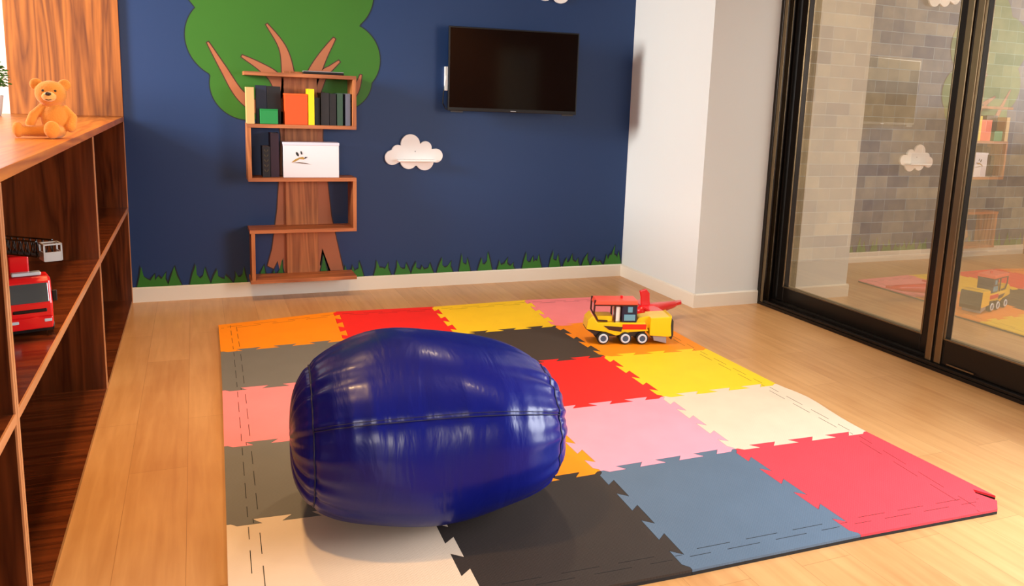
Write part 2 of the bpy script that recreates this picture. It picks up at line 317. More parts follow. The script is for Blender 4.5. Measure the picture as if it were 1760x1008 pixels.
# ---------------------------------------------------------------- sliding glass door
D = struct(MB().box(2.776, -5.1, 0, 2.98, YP, .018).build('door_1', 'frame'))        # threshold of the track
m = MB()
for x in (2.785, 2.86, 2.945): m.box(x, -5.1, .018, x+.012, YP-.03, .034)
m.build('track_rail', 'frame', D, bevel=.002)
m = MB(); y = YP
m.box(2.776, y-.030, .018, 2.98, y, 2.35); m.build('jamb', 'frame', D, bevel=.003)
m = MB()
for x in (2.785, 2.83, 2.862, 2.945): m.box(x, y-.055, .02, x+.012, y-.030, 2.35)
m.build('jamb_channel', 'frame', D, bevel=.002)
for x in (2.7815, 2.8275): MB().box(x, y-.058, .02, x+.002, y-.030, 2.3).build('jamb_bead', 'frame_hi', D)
m = MB(); m.box(2.776, -5.1, 2.29, 2.98, YP, 2.35); m.build('head_rail', 'frame', D)
def panel(x, ya, yb, st=.062, rz=.128, stb=.062):
    """one sliding leaf: ya = far edge, yb = near edge"""
    m = MB(); m.box(x-.022, ya-st, .034, x+.022, ya, 2.29); m.box(x-.022, yb, .034, x+.022, yb+stb, 2.29)
    m.box(x-.022, yb+stb, .034, x+.022, ya-st, rz); m.box(x-.022, yb+stb, 2.2, x+.022, ya-st, 2.29)
    lf = m.build('sliding_leaf', 'frame', D, bevel=.003)
    b = MB()
    for yy in (ya-st, yb+stb-.010): b.box(x-.026, yy, rz, x-.014, yy+.010, 2.2)
    b.box(x-.026, yb+stb, rz, x-.014, ya-st, rz+.008)
    b.build('glazing_bead', 'frame_hi', lf, bevel=.0015)
    g = MB(); v = [g.bm.verts.new(c) for c in ((x, yb+stb-.004, rz-.004), (x, ya-st+.004, rz-.004), (x, ya-st+.004, 2.205), (x, yb+stb-.004, 2.205))]; g.bm.faces.new(v)
    g.build('glass_pane', 'glass', lf)
    return lf
panel(2.915, YP-.06, -2.305)
pb = panel(2.835, -2.35, -3.75, .115, .165)
panel(2.915, -3.69, -5.10)
MB().box(2.803, -2.400, .034, 2.8125, -2.362, 2.29).build('interlock_strip', 'frame_hi', pb, bevel=.004)
MB().box(2.803, -2.458, .034, 2.8125, -2.418, 2.29).build('pull_strip', 'frame_hi', pb, bevel=.004)
MB().box(2.800, -2.66, .045, 2.806, -2.50, .052).build('rail_groove', 'frame_hi', D)

# ---------------------------------------------------------------- foam mat
T = .6
MP = {(0,0):(375,559),(0,1):(379,605),(0,2):(382,672),(0,3):(385,768),(0,4):(389,903),(1,0):(577,536),(2,0):(745,527.5),(3,0):(903,516),(4,0):(1043,510),
(2,1):(786,574),(3,1):(955,560),(3,2):(1039,612),(3,3):(1140,682),(2,4):(1032,810),(3,4):(1263,772),(4,2):(1215,600),(4,3):(1334,660),(4,4):(1489,742),
(4,5):(1715,876),(3,5):(1480,920),(2,5):(1190,980)}
ZT = .018
def grid(i, j):
    if (i, j) in MP:
        p = at(*MP[(i, j)], 2, ZT); return Vector((p.x, p.y))
    u, v, a = i*T, -j*T, -.0237
    return Vector((-.555+u*math.cos(a)-v*math.sin(a), -.550+u*math.sin(a)+v*math.cos(a)))
G = {(i, j): grid(i, j) for i in range(5) for j in range(6)}
def teeth(p, q, depth=.032, n=3):
    """shared dovetail line from p to q"""
    d = q-p; nrm = Vector((-d.y, d.x)).normalized(); k = 2*n+1; out = []
    for i in range(k):
        a, b = (i+.0)/k, (i+1.)/k; h = depth/2 if i % 2 else -depth/2
        f = .16/k
        if i == 0: a_ = a; b_ = b+f
        elif i == k-1: a_ = a-f; b_ = b
        else: a_ = a-f; b_ = b+f
        if i == 0: out.append(p.copy()); out.append(p+d*.02)
        s0 = .05 if i == 0 else a_
        out.append(p+d*(s0)+nrm*h); out.append(p+d*(.95 if i == k-1 else b_)+nrm*h)
        if i == k-1: out.append(p+d*.98); out.append(q.copy())
    return out
EH = {(i, j): teeth(G[i, j], G[i+1, j]) for i in range(4) for j in range(1, 5)}          # lines between rows
EV = {(i, j): teeth(G[i, j], G[i, j+1]) for i in range(1, 4) for j in range(5)}          # lines between columns
def inset(pts, g):
    n = len(pts); out = []
    A = sum(pts[i].x*pts[(i+1) % n].y-pts[(i+1) % n].x*pts[i].y for i in range(n)); sg = 1 if A > 0 else -1
    for i in range(n):
        a, b, c = pts[i-1], pts[i], pts[(i+1) % n]; e1 = (b-a); e2 = (c-b)
        if e1.length < 1e-7 or e2.length < 1e-7: out.append(b); continue
        n1 = Vector((-e1.y, e1.x)).normalized()*sg; n2 = Vector((-e2.y, e2.x)).normalized()*sg
        v = n1+n2; den = v.dot(n1)
        out.append(b+v*(g/den) if den > .25 else b+n1*g)
    return out
def dedupe(pts):
    out = []
    for p in pts:
        if not out or (p-out[-1]).length > 1e-5: out.append(p)
    if (out[0]-out[-1]).length < 1e-5: out.pop()
    return out
TILES = [
 ['orange', 'red', 'yellow', 'pink'],
 ['grey', 'white', 'charcoal', 'orange'],
 ['pink', 'yellow', 'red', 'yellow'],
 ['grey', 'orange', 'pale pink', 'white'],
 ['white', 'black', 'slate blue', 'crimson']]
TL = [
 ['orange foam tile at the back left corner of the mat', 'red foam tile on the back edge, between orange and yellow', 'yellow foam tile on the mat edge nearest the blue wall', 'pink foam tile at the back right, behind the toy digger'],
 ['grey foam tile on the left edge, between orange and pink', 'cream foam tile mostly hidden behind the blue bean bag', 'charcoal foam tile behind the bean bag, next to the toy digger tile', 'orange foam tile that the yellow toy digger stands on'],
 ['pink foam tile on the left edge between two grey tiles', 'yellow foam tile hidden underneath the middle of the bean bag', 'bright red foam tile right of the bean bag, beside a yellow one', 'yellow foam tile on the right edge, in front of the toy digger'],
 ['grey foam tile on the left edge, shadowed by the bean bag', 'orange foam tile peeking out at the lower right of the bean bag', 'pale pink foam tile right of the bean bag, above the slate blue one', 'cream foam tile with a wavy right edge, above the crimson one'],
 ['cream foam tile at the front left, in front of the bean bag', 'black foam tile on the front edge between cream and slate blue', 'slate blue foam tile on the front edge of the mat', 'crimson foam tile at the front right corner of the mat']]
def lerp_seg(a, b, n): return [a+(b-a)*(k/n) for k in range(n+1)]
random.seed(4)
for j in range(5):
    for i in range(4):
        bl, brr, tr, tl = G[i, j+1], G[i+1, j+1], G[i+1, j], G[i, j]
        cx = (bl+brr+tr+tl)/4; bw = .075
        strips = []
        def outer(a, b):
            """outer border of a tile: straight, with its own border strip joined by teeth"""
            return [a, b]
        bottom = list(EH[i, j+1]) if j < 4 else [bl, brr]
        right = list(reversed(EV[i+1, j])) if i < 3 else [brr, tr]
        top = list(reversed(EH[i, j])) if j > 0 else [tr, tl]
        left = list(EV[i, j]) if i > 0 else [tl, bl]
        # outer sides: the tile body stops at a toothed line inside, the strip fills the rest
        def border(a, b):
            d = (b-a).normalized(); nin = Vector((-d.y, d.x))    # counter-clockwise outline: inside is left
            a2 = a+nin*bw; b2 = b+nin*bw
            return a2, b2, nin
        if (i, j) == (3, 3):
            a, b = right; nin = (b-a).normalized(); no = Vector((nin.y, -nin.x))
            right = [a] + [a+(b-a)*t+no*h for t, h in ((.12, .0), (.25, .004), (.4, .014), (.55, .026), (.68, .030), (.8, .022), (.9, .008))] + [b]
        if (i, j) == (3, 4):      # notch where the border strip end has come loose
            right = [brr] + [(lambda p: Vector((p.x, p.y)))(at(a_, b_, 2, ZT)) for a_, b_ in ((1714, 861), (1677, 848), (1673, 842), (1711, 853), (1700, 847))] + [tr]
        sides = {'bottom': bottom, 'right': right, 'top': top, 'left': left}
        outl = dedupe(sides['bottom'][:-1]+sides['right'][:-1]+sides['top'][:-1]+sides['left'][:-1])
        outl = inset(outl, .0006)
        name = 'foam_tile'; col = TILES[j][i]
        root = thing(name, TL[j][i], 'foam tile', (cx.x, cx.y, 0), 0, 'interlocking foam mat tiles')
        loc = [(p.x-cx.x, p.y-cx.y) for p in outl]
        MB().prism(loc, 0, .0105, 'XY').build('foam_shaded_side', 'foam_shade_slit', root)  # black lower layer paints the shade along the tile sides
        MB().prism(loc, .0105, ZT, 'XY').build('foam_top', FM[col], root)
        # toothed slits of the clipped-in border strips
        def slit(a, b, rev=False):
            a2, b2, nin = border(a, b)
            tt = teeth(a2, b2, .030, 3); mm = MB(); tall = .0007
            segs = [(tt[k], tt[k+1]) for k in range(len(tt)-1)]
            dd = (b2-a2).normalized()
            for p0, p1 in segs:
                e = (p1-p0)
                if e.length < .01 or abs(e.normalized().dot(dd)) < .9: continue
                else: wd = .0011
                if e.length < 1e-4: continue
                nn = Vector((-e.y, e.x)).normalized()*wd
                q = [p0+nn, p1+nn, p1-nn, p0-nn]
                mm.prism([(k.x-cx.x, k.y-cx.y) for k in q], ZT-.001, ZT+.0003, 'XY')
            mm.build('border_slit', 'foam_shade_slit', root)
        if i == 0: slit(tl, bl)
        if j == 4: slit(bl, brr)
        if i == 3: slit(brr, tr)
        if j == 0: slit(tr, tl)

# ---------------------------------------------------------------- blue bean bag
bag = thing('bean_bag', 'large glossy blue vinyl bean bag lying on the foam mat', 'bean bag', (0, 0, 0))
BA, BB, BC = .412, .33, .277
SM = .45
def spow(v, e): return math.copysign(abs(v)**e, v)
BAGC = Vector((-.020, -2.985, 0)); BAGR = -.08
def bagpt(ph, th, off=0):
    sx = spow(math.sin(ph), .72); rr = abs(math.cos(ph))**.62
    x = BA*sx
    topf = 1.0 + .05*math.cos((sx+.35)*1.6) - .13*max(0, sx-.05)**1.5
    y = BB*rr*spow(math.cos(th), .92); z = BC*rr*spow(math.sin(th), .88)
    z *= topf if z > 0 else .93
    z += BC*.93
    # creases gathered at the end seams
    ds = abs(abs(sx)-.86)
    gather = math.exp(-(max(0, .86-abs(sx))/.16))*(.0045*math.sin(th*17+1.7*math.sin(3*th))+.003*math.sin(th*31+2))
    groove = -.006*math.exp(-(ds/.02)**2)
    soft = .008*math.sin(3.1*sx+2*th)*rr + .005*math.sin(6*sx-3*th+1)*rr
    n = Vector((.2*sx, math.cos(th), math.sin(th)))
    g2 = -.003*math.exp(-((math.sin(th)-SM)/.035)**2) if math.cos(th) < 0 and abs(sx) < .86 else 0
    g2 += .002*math.sin(x*95+2*math.sin(x*23))*math.exp(-(abs(math.sin(th)-SM)/.16)) if math.cos(th) < 0 and abs(sx) < .86 else 0
    p = Vector((x, y, z)) + n*(gather+groove+soft+g2+off)
    if p.z < .012: p.z = .012*.0 + max(0.0, p.z*.15)
    return p
nb, nt_ = 110, 220
mb = MB(); rows = []
for a in range(1, nb):
    ph = -PI/2+PI*a/nb
    rows.append([mb.bm.verts.new(bagpt(ph, 2*PI*k/nt_)) for k in range(nt_)])
for A, B in zip(rows, rows[1:]):
    for k in range(nt_): mb.bm.faces.new((A[k], A[(k+1) % nt_], B[(k+1) % nt_], B[k]))
for R, s_ in ((rows[0], -1), (rows[-1], 1)):
    c = mb.bm.verts.new(sum((v.co for v in R), Vector())/len(R))
    for k in range(nt_): mb.bm.faces.new((R[k], R[(k+1) % nt_], c))
bag.location = (BAGC.x, BAGC.y, ZT+.0015); bag.rotation_euler = (0, 0, BAGR)
mb.build('cover', 'bag', bag, smooth=True)
phs = math.asin(.86**(1/.72))
for s_ in (-1, 1):
    MB().tube([bagpt(s_*phs, 2*PI*k/120, .0015) for k in range(121)], .0028, 6).build('end_seam', 'piping', bag, smooth=True)
th0 = PI-math.asin(SM)
MB().tube([bagpt(-phs+2*phs*k/100, th0, .003) for k in range(101)], .0018, 6).build('long_seam', 'piping', bag, smooth=True)
MB().tube([bagpt(-phs+2*phs*k/100, th0-.035, .002) for k in range(101)], .0010, 6).build('stitching', 'piping', bag, smooth=True)

# ---------------------------------------------------------------- low walnut unit on the left
TZ = 1.102
tag(MB().box(-1.95, -5.0, TZ-.027, XL, -.001, TZ).build('countertop', 'walnut_y', bevel=.0015), 'long walnut countertop over the cubby shelving at left, carrying the teddy bear', 'countertop')
def unit(y0, y1, mids, label):
    r = thing('cubby_unit', label, 'shelving unit', (XL, (y0+y1)/2, 0)); cy = (y0+y1)/2; t = .016; ox = XL
    xb = -1.40; top = TZ-.0275
    def P(name, x0, ya, z0, x1, yb, z1, m): MB().box(x0-ox, ya-cy, z0, x1-ox, yb-cy, z1).build(name, m, r)
    P('back_panel', xb-.012, y0, 0, xb, y1, top, 'walnut_v')
    P('side_panel', xb, y0, 0, XL-.004, y0+t, top, 'walnut_shaded'); P('side_panel', xb, y1-t, 0, XL-.004, y1, top, 'walnut_shaded')
    P('base_board', xb, y0+t, 0, XL-.004, y1-t, .018, 'walnut_shelf_shaded')
    P('side_edge', XL-.004, y0, 0, XL, y0+t, top, 'walnut_edge_v'); P('side_edge', XL-.004, y1-t, 0, XL, y1, top, 'walnut_edge_v')
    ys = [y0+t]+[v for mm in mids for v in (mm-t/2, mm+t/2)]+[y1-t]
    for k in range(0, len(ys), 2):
        P('shelf', xb, ys[k], .553, XL-.004, ys[k+1], .577, 'walnut_shelf_shaded'); P('shelf_edge', XL-.004, ys[k], .553, XL, ys[k+1], .577, 'walnut_edge')
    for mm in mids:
        P('divider', xb, mm-t/2, .018, XL-.004, mm+t/2, top, 'walnut_shaded'); P('divider_edge', XL-.004, mm-t/2, .018, XL, mm+t/2, top, 'walnut_edge_v')
    return r
unit(-3.325, -.002, [-1.585], 'far walnut cubby shelving unit ending at the blue wall, holding the fire engine')
unit(-5.0, -3.329, [], 'near walnut cubby shelving unit cut off by the left photo edge')
tag(MB().box(-1.583, -.022, TZ+.0005, -1.033, -.002, 2.78).build('upright_panel', 'walnut_panel', bevel=.0015), 'tall walnut panel standing on the countertop behind the teddy bear', 'panel')

# pot plant
pl = thing('potted_plant', 'green leafy plant in a white pot on the countertop, at the left edge', 'plant', (-1.622, -.33, TZ+.0005))
mb = MB(); prof = [(0, 0), (.05, 0), (.055, .01), (.068, .1), (.066, .104), (.060, .104), (.056, .085), (0, .085)]
rg = [[mb.bm.verts.new((r*math.cos(2*PI*k/32), r*math.sin(2*PI*k/32), z)) for k in range(32)] if r else None for r, z in prof]
for A, B in zip(rg, rg[1:]):
    if A and B:
        for k in range(32): mb.bm.faces.new((A[k], A[(k+1) % 32], B[(k+1) % 32], B[k]))
mb.bm.faces.new(rg[1][::-1]); mb.bm.faces.new(rg[-2])
mb.build('pot', 'whiteplas', pl, smooth=False)
mb = MB(); random.seed(8)
for k in range(800):
    a, e, r = random.uniform(0, 2*PI), random.uniform(-.2, 1.5), random.uniform(.03, .11)
    c = Vector((math.cos(a)*math.cos(e)*r, math.sin(a)*math.cos(e)*r, .165+math.sin(e)*r*1.15))
    R = Matrix.Rotation(random.uniform(0, 6.3), 4, 'Z') @ Matrix.Rotation(random.uniform(-1, 1), 4, 'X')
    vs = [mb.bm.verts.new(c+R @ Vector(p)) for p in ((-.012, 0, 0), (0, -.008, .003), (.014, 0, 0), (0, .008, .003))]; mb.bm.faces.new(vs)
mb.build('foliage', 'leaf', pl)
MB().tube([(0, 0, .08), (.004, 0, .13), (0, .003, .2)], .004).build('stem', 'bark', pl)

# ---------------------------------------------------------------- teddy bear
bear = thing('teddy_bear', 'small honey-coloured teddy bear sitting on the walnut countertop', 'teddy bear', (-1.090, -2.165, TZ+.001), .05)
mb = MB()
mb.ell((.008, 0, .062), (.041, .034, .054))
mb.ell((0, -.004, .143), (.046, .041, .043))
for s in (-1, 1): mb.ell((s*.040, .004, .172), (.020, .011, .020))
def limb(pts, rs):
    for (p, r), (q, r_) in zip(zip(pts, rs), zip(pts[1:], rs[1:])):
        for k in range(7):
            t = k/6; mb.ell(Vector(p).lerp(Vector(q), t), (r+(r_-r)*t,)*3, seg=16)
limb([(-.026, 0, .098), (-.052, -.006, .072), (-.062, -.012, .046)], [.014, .015, .015])
limb([(.036, 0, .094), (.058, -.004, .066), (.054, -.022, .034)], [.014, .015, .016])
limb([(-.02, -.012, .022), (-.050, -.026, .021), (-.082, -.038, .022)], [.020, .018, .017])
mb.ell((-.094, -.044, .026), (.016, .018, .026))
limb([(.018, -.015, .022), (.010, -.060, .022)], [.022, .020])
mb.ell((.004, -.080, .029), (.024, .015, .029))
body = mb.build('body', 'plush', bear, smooth=True)
rm = body.modifiers.new('remesh', 'REMESH'); rm.mode = 'VOXEL'; rm.voxel_size = .0022; rm.use_smooth_shade = True
sm = body.modifiers.new('smooth', 'SMOOTH'); sm.iterations = 6; sm.factor = .6
MB().ell((-.002, -.043, .134), (.021, .013, .016)).build('muzzle', 'plush_l', bear, smooth=True)
MB().ell((-.003, -.056, .143), (.009, .006, .006)).build('nose', 'nose', bear, smooth=True)
for s in (-1, 1): MB().ell((s*.0175-.001, -.0405, .153), (.0038, .0035, .0038)).build('eye', 'nose', bear, smooth=True)
MB().tube([(-.012, -.050, .125), (-.003, -.055, .123), (.007, -.051, .126)], .0012).build('mouth', 'nose', bear)

# ---------------------------------------------------------------- toy fire engine in the cubby
fe = thing('toy_fire_engine', 'red toy fire engine with black ladder, parked inside the walnut cubby', 'toy truck', (-1.128, -2.62, .5785), .30)
WH = .018
mb = MB()    # cab: front faces -Y
prof = [(-.098, .020), (-.100, .060), (-.100, .088), (-.088, .150), (-.078, .162), (-.015, .164), (-.012, .020)]
mb.prism(prof, -.056, .056, 'YZ'); mb.build('cab', 'red', fe, bevel=.007, seg=3)
MB().prism([(-.1015, .092), (-.0895, .146), (-.085, .146), (-.097, .092)], -.047, .047, 'YZ').build('windscreen', 'glassdark', fe, bevel=.002)
for s in (-1, 1): MB().box(s*.0565-.001, -.082, .084, s*.0565+.001, -.028, .122).build('side_window', 'glassdark', fe)
MB().box(-.042, -.1025, .064, .040, -.097, .074).build('grille', 'black', fe, bevel=.002)
MB().box(-.040, -.1045, .034, .040, -.098, .044).build('lower_grille', 'dkgrey', fe, bevel=.002)
MB().prism([(-.108, .018), (-.108, .050), (-.098, .054), (-.098, .018)], -.052, .052, 'YZ').build('bumper', 'red', fe, bevel=.003)
for s in (-1, 1):
    MB().box(s*.040-.010, -.1085, .036, s*.040+.010, -.104, .046).build('headlamp', 'lampglass', fe, bevel=.002)
    MB().box(s*.062-.006, -.094, .090, s*.062+.006, -.086, .122).build('wing_mirror', 'black', fe, bevel=.002)
MB().box(-.054, -.010, .020, .054, .200, .100).build('rear_body', 'red', fe, bevel=.004)
MB().box(-.050, -.105, .010, .050, .195, .021).build('chassis', 'black', fe)
for yy in (-.066, .06, .15):
    for s in (-1, 1):
        wv = MB().cyl((s*.040, yy, WH), (s*.058, yy, WH), WH).build('wheel', 'rubber', fe, bevel=.002)
        MB().cyl((s*.058, yy, WH), (s*.0595, yy, WH), .009).build('hub', 'silver', wv)
MB().box(-.036, -.070, .164, .036, -.045, .174).build('light_bar', 'lampglass', fe, bevel=.003)
MB().cyl((0, .10, .100), (0, .10, .135), .034).build('turntable', 'dkgrey', fe)
MB().box(-.030, .02, .135, .02, .13, .205).build('ladder_mount', 'red', fe, bevel=.004)
mb = MB(); lx0, lx1 = -.022, .022          # ladder: rails, rungs and diagonal lattice
def lad(t): return Vector((0, .15-.29*t, .178+.018*t))
for x in (lx0, lx1):
    for dz in (0, .042):
        mb.tube([lad(0)+Vector((x, 0, dz)), lad(1)+Vector((x, 0, dz))], .0026, 6)
for k in range(20):
    p = lad(k/19); q = lad(min(1, (k+1)/19))
    mb.tube([p+Vector((lx0, 0, 0)), p+Vector((lx1, 0, 0))], .0016, 5)
    for x in (lx0, lx1):
        mb.tube([p+Vector((x, 0, 0 if k % 2 else .042)), q+Vector((x, 0, .042 if k % 2 else 0))], .0016, 5)
ld = mb.build('ladder', 'black', fe); ld.rotation_euler = (0, 0, .38); ld.location = (-.012, 0, .034)
mb = MB()
mb.box(-.021, -.02, -.022, .021, .02, -.018); mb.box(-.021, -.022, -.02, .021, -.019, .004)
for x in (-.021, .021): mb.box(x-.0015, -.02, -.02, x+.0015, .02, .004)
for x, y_ in ((-.021, -.02), (.021, -.02), (-.021, .02), (.021, .02)): mb.box(x-.002, y_-.002, -.02, x+.002, y_+.002, .026)
mb.box(-.023, -.022, .023, .023, -.018, .027); mb.box(-.023, .018, .023, .023, .022, .027)
for x in (-.021, .021): mb.box(x-.002, -.02, .023, x+.002, .02, .027)
mb.build('basket', 'silver', fe, loc=(.050, -.155, .243), rot=(0, 0, .1))

# ---------------------------------------------------------------- mural
def union_outline(circ, c, n=240, grow=0):
    out = []
    for k in range(n):
        t = 2*PI*k/n; d = (math.cos(t), math.sin(t)); best = 0
        for (x, z, r) in circ:
            r = r+grow; ox, oz = c[0]-x, c[1]-z; b = ox*d[0]+oz*d[1]; q = ox*ox+oz*oz-r*r; D_ = b*b-q
            if D_ >= 0: best = max(best, -b+math.sqrt(D_))
        out.append((c[0]+best*d[0], c[1]+best*d[1]))
    return out
mu = thing('wall_mural', 'painted green tree with brown branches and grass on the navy wall', 'mural', (0, -.001, 0))
CAN = [(-.45, 1.58, .243), (-.36, 1.31, .208), (.22, 1.5, .222), (.20, 1.37, .19), (.15, 1.9, .25), (-.45, 1.93, .26), (-.15, 1.6, .4), (-.15, 2.1, .33), (-.1, 1.32, .2)]
MB().prism(union_outline(CAN, (-.13, 1.62), grow=.006), -.0006, 0).build('leaf_outline', 'outline', mu)
MB().prism(union_outline(CAN, (-.13, 1.62)), -.0012, -.0006).build('leaf_crown', 'canopy', mu)
def stroke(pts, ws, grow=0):
    Lf, Rt = [], []
    n = len(pts); dense = []
    for i in range(n-1):      # catmull-rom
        p0, p1, p2, p3 = [Vector(pts[max(0, min(n-1, k))]) for k in (i-1, i, i+1, i+2)]
        for k in range(6):
            t = k/6; dense.append((.5*((2*p1)+(p2-p0)*t+(2*p0-5*p1+4*p2-p3)*t*t+(3*p1-p0-3*p2+p3)*t**3), ws[i]+(ws[i+1]-ws[i])*t))
    dense.append((Vector(pts[-1]), ws[-1]))
    for i, (p, w_) in enumerate(dense):
        d = (dense[min(i+1, len(dense)-1)][0]-dense[max(i-1, 0)][0]).normalized(); nn = Vector((-d.y, d.x))*(w_+grow)
        if i == len(dense)-1: p = p+d*grow
        Lf.append(tuple(p+nn)); Rt.append(tuple(p-nn))
    return Lf+Rt[::-1]
BR = [([(-.12, 1.10), (-.30, 1.175), (-.405, 1.255), (-.49, 1.40), (-.572, 1.548)], [.04, .036, .026, .017, .004]),
      ([(-.14, 1.25), (-.20, 1.36), (-.285, 1.425), (-.385, 1.480)], [.05, .034, .02, .005]),
      ([(-.12, 1.25), (-.125, 1.42), (-.155, 1.55), (-.24, 1.675)], [.05, .033, .019, .004]),
      ([(-.02, 1.25), (.035, 1.40), (.09, 1.51), (.158, 1.618)], [.05, .038, .024, .006]),
      ([(.03, 1.28), (.09, 1.395), (.135, 1.435), (.187, 1.480)], [.04, .022, .014, .005]),
      ([(.05, 1.15), (.20, 1.21), (.285, 1.30), (.322, 1.402)], [.04, .03, .02, .004])]
for pts, ws in BR:
    MB().prism(stroke(pts, ws, .006), -.0018, -.0012).build('branch_outline', 'barkline', mu)
    MB().prism(stroke(pts, ws), -.0024, -.0018).build('branch', 'bark', mu)
trunk = [(-.20, 1.28), (-.17, 1.0), (-.185, .75), (-.20, .55), (-.235, .30), (-.265, .19), (-.23, .17), (-.205, .22), (-.18, .0907), (.10, .0907), (.09, .18), (.072, .29), (.055, .18), (.13, .12), (.215, .0907), (.175, .28), (.13, .50), (.105, .75), (.08, 1.0), (.09, 1.28)]
def grow2(pts, g): return [tuple(p) for p in inset([Vector(p) for p in pts], -g)]
MB().prism([(a, max(b, .0905)) for a, b in grow2(trunk, .006)], -.0018, -.0012).build('trunk_outline', 'barkline', mu)
MB().prism(trunk, -.0024, -.0018).build('trunk', 'bark', mu)
random.seed(21)
TUF = [(235, 290, 36), (288, 312, 34), (326, 362, 36), (362, 400, 26), (402, 425, 28), (443, 462, 30), (464, 490, 40), (548, 566, 44), (588, 625, 30), (642, 672, 30), (678, 706, 28), (706, 745, 24), (750, 778, 30), (788, 808, 36), (820, 845, 38), (853, 884, 24), (896, 930, 34), (942, 962, 34), (966, 995, 26), (998, 1012, 26), (1014, 1034, 18), (1036, 1066, 42)]
for a, b, h in TUF:
    xa = at(a, 480, 1, 0).x; xb = min(at(b, 475, 1, 0).x, WD-.002); hh = h/285.; nbk = max(1, round((xb-xa)/.052))
    pts = [(xa, .0907)]; wdt = (xb-xa)/nbk
    pk = random.randrange(nbk)
    for k in range(nbk):
        hk = hh*(1 if k == pk else random.uniform(.5, .85)); lean = random.uniform(-.25, .25)*wdt
        x0 = xa+k*wdt
        pts += [(x0+wdt*.28, .0907+hk*.5), (x0+wdt*.5+lean, .0907+hk), (x0+wdt*.68, .0907+hk*.5)]
        if k < nbk-1: pts.append((x0+wdt, .0907+hh*random.uniform(.28, .5)))
    pts.append((xb, .0907))
    pts = [(x, z) for x, z in pts]
    big = [(x+(.006 if x > (xa+xb)/2 else -.006), z+(.010 if z > .1 else 0)) for x, z in pts]
    big = [(min(x, WD-.001), z) for x, z in big]
    MB().prism(big, -.0029, -.0024).build('grass_outline', 'outline', mu)
    MB().prism(pts, -.0035, -.0029).build('grass_tuft', 'grass', mu)

# ---------------------------------------------------------------- cloud shelves
def cloud(label, cx, cz, k=1.0, ledge=True, flip=1):
    c = thing('cloud_shelf', label, 'wall shelf', (cx, -.002, cz), 0, 'cloud wall shelves')
    # circles measured on the photographed cloud, metres about its centre
    px = [(805, 350, 205), (420, 640, 155), (540, 500, 130), (1130, 420, 135), (1360, 590, 150), (770, 700, 180), (1115, 710, 195), (900, 560, 250)]
    ci = [((x-890)/1760*140/255*flip*k, -(z-530)/1760*140/255*k, r/1760*140/255*k) for x, z, r in px]
    MB().prism(union_outline(ci, (0, -.0)), -.018, 0).build('cloud_board', 'cloud', c, bevel=.0015)
    if ledge: MB().box(-.115*k, -.085, -.055*k, .135*k, -.018, -.043*k).build('ledge', 'cloud', c, bevel=.003)
    MB().cyl((.005, -.0185, .008), (.005, -.0195, .008), .004, n=12).build('screw_hole', 'grey', c)
    return c
cloud('white cloud-shaped shelf low on the navy wall between bookshelf and television', .668, .915)
cloud('white cloud-shaped shelf above the television, cut by the top of the photo', 1.605, 2.075, 1.08)
cloud('white cloud-shaped shelf seen only as a reflection in the glass door', .60, 2.33, 1.1)

# ---------------------------------------------------------------- zigzag bookshelf
bs = thing('bookshelf', 'zigzag walnut bookshelf fixed to the wall over the painted tree', 'bookshelf', (0, 0, 0))
DP = -.20; t = .022; y1 = -.006
XA, XB = -.378, .258
Z = [1.378, 1.075, .755, .440, .130]    # board centres
def bd(name, x0, z0, x1, z1, m, ya=DP, yb=y1): MB().box(x0, ya, z0, x1, yb, z1).build(name, m, bs, bevel=.001)
for k, z in enumerate(Z): bd('shelf_board', XA+(0 if k else -.008), z-t/2, XB, z+t/2, 'oak_x')
bd('upright', XB-t, Z[1]+t/2, XB, Z[0]-t/2, 'oak_z'); bd('upright', XB-t, Z[3]+t/2, XB, Z[2]-t/2, 'oak_z')
bd('upright', XA, Z[2]+t/2, XA+t, Z[1]-t/2, 'oak_z'); bd('upright', XA+.008, Z[4]+t/2, XA+.008+t, Z[3]-t/2, 'oak_z')
for a, b in ((Z[4], Z[3]), (Z[3], Z[2]), (Z[2], Z[1]), (Z[1], Z[0])): bd('back_panel', -.150, a+t/2, .046, b-t/2, 'oak_z', -.024)
bd('back_panel_top', -.150, Z[0]+t/2, .046, Z[0]+t/2+.014, 'oak_z', -.024)

def book(name, label, cat, x0, x1, z0, h, col, y0=-.185, dep=.14, group=None, rough=.5, pages=True):
    r = thing(name, label, cat, ((x0+x1)/2, y0, z0), 0, group); w_ = (x1-x0)
    m_ = mat('cover_'+name, col, rough)
    mb = MB(); c = .0022
    mb.box(-w_/2, 0, 0, -w_/2+c, dep, h); mb.box(w_/2-c, 0, 0, w_/2, dep, h); mb.box(-w_/2, -.001, 0, w_/2, c, h)
    mb.build('cover', m_, r)
    MB().box(-w_/2+c, c, .003, w_/2-c, dep-.004, h-.003).build('pages', 'paper', r)
    return r
M['paper'] = mat('paper_pages', (226, 216, 196), .8)
zb = Z[1]+t/2+.0005
BG = 'books and boxes on the upper shelf'
book('book', 'beige upright binder at the left end of the upper shelf', 'book', -.376, -.334, zb, .212, (214, 176, 112), y0=-.19)
book('book', 'navy book at the left, standing behind the green box', 'book', -.318, -.258, zb, .225, (10, 24, 52), y0=-.110, dep=.075, group=BG)
book('book', 'black book between the navy book and the orange box', 'book', -.256, -.178, zb, .222, (10, 8, 14), y0=-.110, dep=.075, group=BG)
o = thing('storage_box', 'small green box in front of the navy book', 'box', (-.252, -.15, zb), 0)
MB().box(-.051, -.04, 0, .051, .035, .082).build('box_body', mat('green_card', (20, 140, 66), .5), o, bevel=.003)
MB().box(-.052, -.041, .082, .052, .036, .088).build('lid', mat('green_card_lid', (28, 150, 74), .5), o, bevel=.002)
